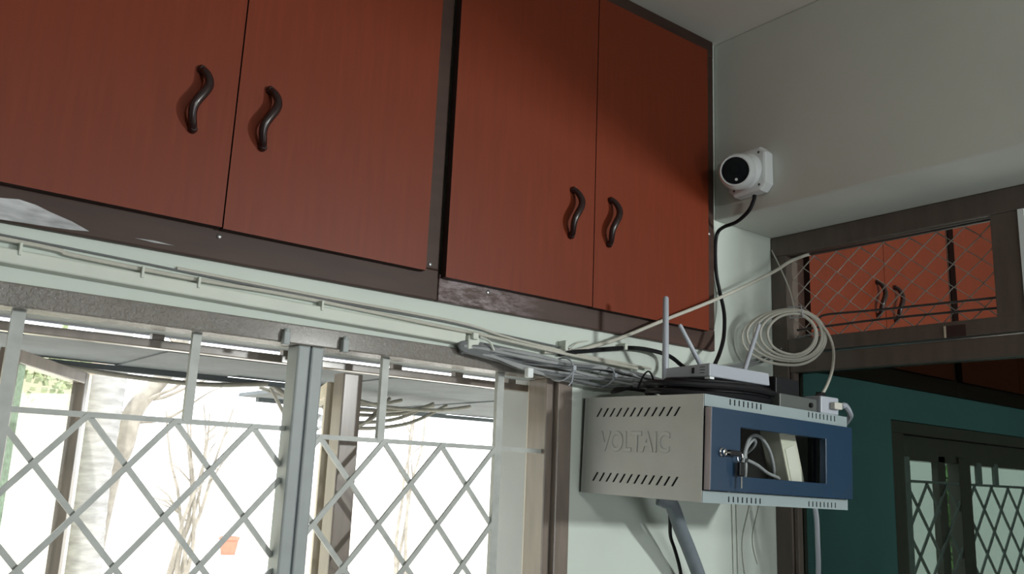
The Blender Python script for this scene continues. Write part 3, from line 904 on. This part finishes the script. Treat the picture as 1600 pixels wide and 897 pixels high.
# inside the rack: leaning beige box and grey cables
def RK(x, y, z):
    return tuple(KM @ Vector((x, y, z)))
bx = thing('beige_adapter', 'long beige adapter leaning inside the blue door window', 'adapter', RK(0.405, -0.325, 0.006), (RR[0] + 0.0, RR[1] - 0.34, 0.0))
MB().box((-.002, -.03, 0.014), (.062, .03, 0.212)).build('body', M_BEIGE, bx, bevel=.003, local=True)
MB().box((0.006, -.0315, 0.030), (.050, -.0302, 0.140)).build('label_plate', mat('label_pale', (.70, .70, .60), .5, var=.04), bx, local=True)
G3 = 'grey cables inside the rack'
cable('rack_cable', [RK(0.255, -.30, .012), RK(0.230, -.33, .10), RK(0.255, -.33, .158), RK(0.295, -.33, .165), RK(0.335, -.33, .135), RK(0.370, -.32, .082), RK(0.385, -.30, .03)], .0045, M_GREYC,
      'grey cable arching in the rack window', G3)
cable('rack_cable', [RK(0.270, -.30, .012), RK(0.248, -.325, .08), RK(0.255, -.32, .13), RK(0.285, -.32, .158), RK(0.310, -.30, .14), RK(0.330, -.22, .09), RK(0.340, -.2, .01)], .0045, M_GREYC,
      'grey cable bent inside the arching one in the rack window', G3)
cable('rack_cable', [RK(0.240, -.335, .105), RK(0.280, -.335, .095), RK(0.330, -.33, .078), RK(0.380, -.33, .066), RK(0.410, -.31, .05)], .0042, M_GREYC,
      'grey cable lying slanted low in the rack window', G3)
cable('rack_cable', [RK(0.370, -.25, .21), RK(0.420, -.26, .178), RK(0.450, -.27, .165), RK(0.480, -.26, .18), RK(0.490, -.2, .22)], .004, M_BLACK, 'black cable sagging at the top of the rack window')

# ------------------------------------------------------------------ on top of the rack
tz = H + .0005
pts = []
for k in range(6 * 18 + 1):
    a = 2 * math.pi * k / 18
    lvl = k / 18
    rx = 0.185 + 0.028 * math.sin(lvl * 2.2) + 0.012 * math.sin(a * 0.5 + lvl)
    ry = 0.105 + 0.016 * math.cos(lvl * 1.7)
    pts.append(RK(0.235 + rx * math.cos(a) * 1.03, -0.245 + ry * math.sin(a), tz + 0.0075 + 0.0066 * lvl + .002 * math.sin(3 * a)))
pts += [RK(0.42, -.27, tz + .03), RK(.46, -.31, tz + .022), RK(.50, -.345, tz + .028), RK(.53, -.338, tz + .050), RK(.548, -.338, tz + .056)]
tag(MB().tube(spline(pts, 2), 0.0072, 8).build('cable_coil', M_BLACK, smooth=True), 'flat coil of thick black cable under the white router', 'cable coil')
cable('black_cable', [(1.575, -.10, 2.068), (1.60, -.09, 2.080), (1.66, -.08, 2.086), (1.74, -.09, 2.085), (1.80, -.11, 2.090)], 0.0048, M_BLACK, 'black cable end lying on the rear left of the rack')
cable('black_wire', [(1.645, -.12, 2.084), (1.665, -.12, 2.118), (1.685, -.12, 2.132), (1.70, -.12, 2.118), (1.705, -.12, 2.095)], 0.0024, M_BLACK, 'thin black wire looped up beside the left antenna', cat='wire')
cable('black_wire', [(1.565, -.11, 2.066), (1.60, -.11, 2.076), (1.63, -.115, 2.086)], 0.0034, M_BLACK, 'short black wire end at the rack corner below the bundle', cat='wire')

# router
rt = thing('router', 'white router with three antennas lying on the black cable coil', 'router', (1.654, -0.345, 2.1005), (0.030, 0.004, 0.0))
rb = MB()
rb.add([(0, 0, 0.002), (0.236, 0, 0.002), (0.236, 0.150, 0.0), (0, 0.150, 0.0),
        (0.002, 0.002, 0.034), (0.234, 0.002, 0.034), (0.234, 0.150, 0.026), (0.002, 0.150, 0.026)],
       [(0, 3, 2, 1), (4, 5, 6, 7), (0, 1, 5, 4), (1, 2, 6, 5), (2, 3, 7, 6), (3, 0, 4, 7)])
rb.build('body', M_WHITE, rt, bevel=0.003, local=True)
MB().box((-.0008, 0.048, .010), (0.0012, 0.055, .024)).build('port', M_BLACK, rt, local=True)
for k in range(3):
    MB().box((-.0006, 0.016, .010 + k * .007), (0.0012, 0.030, .0115 + k * .007)).build('vent_slot', M_STRIP, rt, local=True)
tag(MB().box((0.006, 0.004, -.0035), (0.022, 0.02, .002)).build('foot', M_CAMW, rt, local=True), None)
def antenna(p, q, r0=.0068, r1=.0056):
    p, q = Vector(p), Vector(q)
    d = (q - p).normalized()
    pts = [p, p + d * .02, q - d * .004, q]
    o = MB().tube(pts, [r0, r0, r1, r1 * .55], 12).build('antenna', M_WHITE, rt, smooth=True)
    MB().lathe([(.0085, -.010), (.0085, .010)], 14, axes(tuple(p), (1, 0, 0), (0, 1, 0)) ).build('hinge', M_WHITE, o, smooth=True)
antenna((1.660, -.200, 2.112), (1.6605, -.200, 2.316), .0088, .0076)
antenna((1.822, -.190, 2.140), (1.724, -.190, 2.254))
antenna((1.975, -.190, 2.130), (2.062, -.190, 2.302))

# power strip, plug and adapters on the right of the rack
ps = thing('power_strip', 'grey power strip on the right of the rack top', 'power strip', RK(.315, -.375, tz), RR)
MB().box((0, 0, 0), (0.165, 0.045, 0.036)).build('body', M_STRIP, ps, bevel=.003, local=True)
MB().lathe([(0.0065, 0), (0.0065, .004), (.005, .006)], 16, axes((0.130, 0, 0.018), (1, 0, 0), (0, 0, 1))).build('switch_knob', M_BLACK, ps, smooth=True, local=True)
pl = thing('plug_adapter', 'white plug adapter box at the right end of the rack top', 'adapter', RK(.474, -.387, tz), (RR[0], RR[1], -0.12))
MB().box((0, 0, 0), (0.070, 0.055, 0.046)).build('body', M_WHITE, pl, bevel=.004, local=True)
MB().box((0.034, -.016, 0.014), (0.064, -.0005, 0.032)).build('plug', M_CREAMC, pl, bevel=.002, local=True)
cable('white_cable', [RK(.540, -.404, tz + .023), (2.135, -0.402, 2.070), (2.180, -0.388, 2.055), (2.214, -0.365, 2.042), (2.245, -0.31, 2.01), (2.258, -.24, 1.94), (2.275, -.205, 1.86),
                      (2.289, -0.200, 1.813), (2.299, -0.200, 1.769), (2.316, -0.190, 1.697), (2.332, -0.180, 1.643), (2.345, -0.170, 1.579), (2.35, -.17, 1.40)], 0.0075, M_WHITE,
      'white power cable from the plug adapter hanging down past the rack')
tag(MB().box((0, 0, 0), (0.105, 0.05, 0.088), Matrix.LocRotScale(Vector(RK(.375, -.320, tz)), Euler(RR), None)).build('power_brick', M_BLACK, bevel=.004),
    'black power brick standing behind the grey power strip', 'adapter')

# below the rack
cable('conduit', [(1.715, -0.13, 1.812), (1.730, -0.138, 1.806), (1.754, -0.140, 1.795), (1.808, -0.120, 1.738), (1.867, -0.100, 1.679), (1.929, -0.080, 1.610), (1.984, -0.060, 1.54), (2.03, -.05, 1.45)],
      0.0185, M_CONDUIT, 'thick grey conduit hanging out below the rack', n=16, cat='conduit')
cable('dark_wire', [(1.789, -0.100, 1.806), (1.814, -0.080, 1.756), (1.844, -0.055, 1.712), (1.873, -0.045, 1.675), (1.905, -0.035, 1.623), (1.93, -0.03, 1.54)], 0.0048, M_BLACK,
      'thin dark wire hanging beside the grey conduit', cat='wire')
G4 = 'thin painted wires on the wall below the rack'
for i, pp in enumerate([[(2.170, -.003, 1.83), (2.174, -.003, 1.684), (2.177, -.003, 1.5)],
                        [(2.190, -.003, 1.83), (2.194, -.003, 1.683), (2.198, -.003, 1.5)],
                        [(2.262, -.003, 1.83), (2.255, -.003, 1.794), (2.222, -.003, 1.710), (2.218, -.003, 1.656), (2.231, -.003, 1.574), (2.24, -.003, 1.5)],
                        [(2.31, -.003, 1.83), (2.302, -.003, 1.795), (2.271, -.003, 1.719), (2.270, -.003, 1.673), (2.290, -.003, 1.625)]]):
    cable('wall_wire', pp, 0.0026, M_TRUNK, ['leftmost straight cream wire on the wall below the rack', 'second straight cream wire on the wall below the rack',
                                             'curved cream wire on the wall below the rack', 'short curved cream wire beside the glass partition post'][i], G4, 'wire')

# ------------------------------------------------------------------ outside
struct(MB().box((-60, 0.24, -0.15), (80, 90, -0.05)).build('ground', M_GROUND))
pts = [(2.31, 8, -.06), (2.304, 8.0, 0.720), (2.278, 8.0, 1.578), (2.298, 8.0, 2.344), (2.304, 8.0, 2.870), (2.33, 8, 4.5)]
sp = spline(pts, 10)
tag(MB().tube(sp, [0.185 + 0.008 * (i % 2) for i in range(len(sp))], 14).build('palm_tree', M_TRUNKP, smooth=True), 'grey ringed palm trunk outside the window', 'tree')

tr = thing('bare_tree', 'leaning tree with bare branches behind the palm trunk', 'tree', (2.6, 9, -.06))
sp = spline([(2.55, 9, -.06), (2.62, 9, 1.0), (2.70, 9.0, 1.70), (2.80, 9.0, 1.98), (2.86, 9.0, 2.346), (2.948, 9.0, 2.537), (3.153, 9.0, 2.817), (3.25, 9.0, 3.056), (3.5, 9, 3.8)], 5)
MB().tube(sp, [0.15 - 0.08 * i / (len(sp) - 1) for i in range(len(sp))], 10).build('trunk', M_BARK, tr, smooth=True)
rb_ = random.Random(5)
for k in range(14):
    s = sp[rb_.randrange(14, len(sp))]
    d = Vector((rb_.uniform(-.3, 1), rb_.uniform(-.4, .4), rb_.uniform(-.1, .8))).normalized()
    q = [s]
    for j in range(5):
        d = (d + Vector((rb_.uniform(-.35, .35), rb_.uniform(-.3, .3), rb_.uniform(-.4, .3)))).normalized()
        q.append(q[-1] + d * .24)
    MB().tube(spline(q, 2), [0.028 * (1 - .08 * i) for i in range(11)], 6).build('branch', M_BARK, tr, smooth=True)

def shrub(x, y, h, n, seed, label):
    r = thing('bare_shrub', label, 'shrub', (x, y, -.06))
    g = random.Random(seed)
    for k in range(n):
        p = Vector((x + g.uniform(-.2, .2), y + g.uniform(-.2, .2), -.06))
        d = Vector((g.uniform(-.25, .25), 0, 1)).normalized()
        q = [p]
        for j in range(7):
            d = (d + Vector((g.uniform(-.2, .2), g.uniform(-.1, .1), .1))).normalized()
            q.append(q[-1] + d * h / 7 * g.uniform(.7, 1.1))
        MB().tube(spline(q, 2), [0.035 * (1 - .05 * i) for i in range(15)], 6).build('stem', M_BARK, r, smooth=True)
        for c in range(3):
            i0 = q[g.randrange(3, 7)]
            e = i0 + Vector((g.uniform(-.5, .5), g.uniform(-.2, .2), g.uniform(.1, .5)))
            MB().tube([i0, (i0 + e) / 2 + Vector((0, 0, .05)), e], [.016, .012, .005], 5).build('twig', M_BARK, r, smooth=True)
shrub(4.2, 11, 3.0, 6, 11, 'bare shrub with upright stems outside, left of the mullion')
shrub(8.4, 12, 3.6, 3, 17, 'thin bare shrub outside, behind the right grille')

hs = thing('house', 'pale yellow house wall outside at the far left of the window', 'building', (0.0, 7.5, -.05))
MB().box((-6, 7.2, -.05), (1.98, 11, 2.62)).build('wall', M_HOUSE, hs)
MB().box((-6.2, 6.8, 2.62), (2.0, 11.2, 2.76)).build('roof', M_ROOF, hs)
cr = MB()
g = random.Random(9)
for k in range(1500):
    p = Vector((g.uniform(0.5, 1.8), 6.60 + g.uniform(-.10, .1), 2.64 + abs(g.gauss(0, .10)) * (1 if g.random() < .6 else -1.2)))
    n = Vector((g.uniform(-1, 1), g.uniform(-1, -.2), g.uniform(-1, 1))).normalized()
    a = n.orthogonal().normalized() * .035
    c = n.cross(a).normalized() * .03
    cr.add([p - a, p - c, p + a, p + c], [(0, 1, 2, 3)])
tag(cr.build('creeper_foliage', M_LEAF), 'green creeper foliage over the eave of the house', 'foliage', kind='stuff')

nb = thing('house', 'plain grey house wall outside, seen through the tinted glass', 'building', (12, 5.2, -.05))
MB().box((5.6, 5.0, -.05), (13.50, 5.12, 5.2)).build('wall', M_NEIGH, nb)
nb = thing('house', 'plain grey house wall right of the green gap, seen through the tinted glass', 'building', (18, 5.2, -.05))
MB().box((14.30, 5.0, -.05), (24.0, 5.12, 5.2)).build('wall', M_NEIGH, nb)
gt = thing('green_tree', 'green leafy tree in the gap between the two grey houses', 'tree', (19.3, 7.6, -.05))
MB().tube([(19.3, 7.6, -.05), (19.3, 7.6, 2.0), (19.4, 7.6, 3.4)], [.16, .13, .08], 10).build('trunk', M_BARK, gt, smooth=True)
lf = MB()
for k in range(900):
    p = Vector((19.3 + g.gauss(0, .8), 7.6 + g.gauss(0, .4), 1.7 + g.gauss(0, .8)))
    n = Vector((g.uniform(-1, 1), g.uniform(-1, -.2), g.uniform(-1, 1))).normalized()
    a = n.orthogonal().normalized() * .12
    c = n.cross(a).normalized() * .08
    lf.add([p - a, p - c, p + a, p + c], [(0, 1, 2, 3)])
tag(lf.build('foliage', M_LEAF2, gt), kind='stuff')

pt = thing('plant_pot', 'red clay plant pot standing on the ground outside', 'pot', (7.50, 17.6, -.05))
MB().lathe([(.15, 0), (.20, .30), (.22, .31), (.22, .37), (.19, .37), (.18, .32)], 20, T(7.50, 17.6, -.05)).build('pot', M_POT, pt, smooth=True)
MB().lathe([(.178, .31), (.178, .325)], 20, T(7.50, 17.6, -.05)).build('soil', M_BARK, pt)

# wires and dry creeper under the sunshade
g = random.Random(21)
G5 = 'old wires sagging under the awning'
for k in range(9):
    x0 = 1.18 + g.uniform(-.15, .1)
    x1 = x0 + g.uniform(.3, .8)
    dz = g.uniform(.03, .12)
    y0 = g.uniform(.75, .95)
    cable('sagging_wire', [(x0, y0, 2.088), (x0 + (x1 - x0) * .3, y0, 2.088 - dz), (x0 + (x1 - x0) * .7, y0 + .05, 2.088 - dz * .8), (x1, y0 + .1, 2.09)], .006, M_DRY,
          'old grey wire sagging under the grey awning behind the right grille', G5, 'wire')
cable('sagging_wire', [(0.4, .83, 2.09), (0.6, .83, 2.075), (0.85, .83, 2.07), (1.05, .83, 2.09)], .007, M_DRY, 'old grey wire sagging under the awning behind the left grille', None, 'wire')
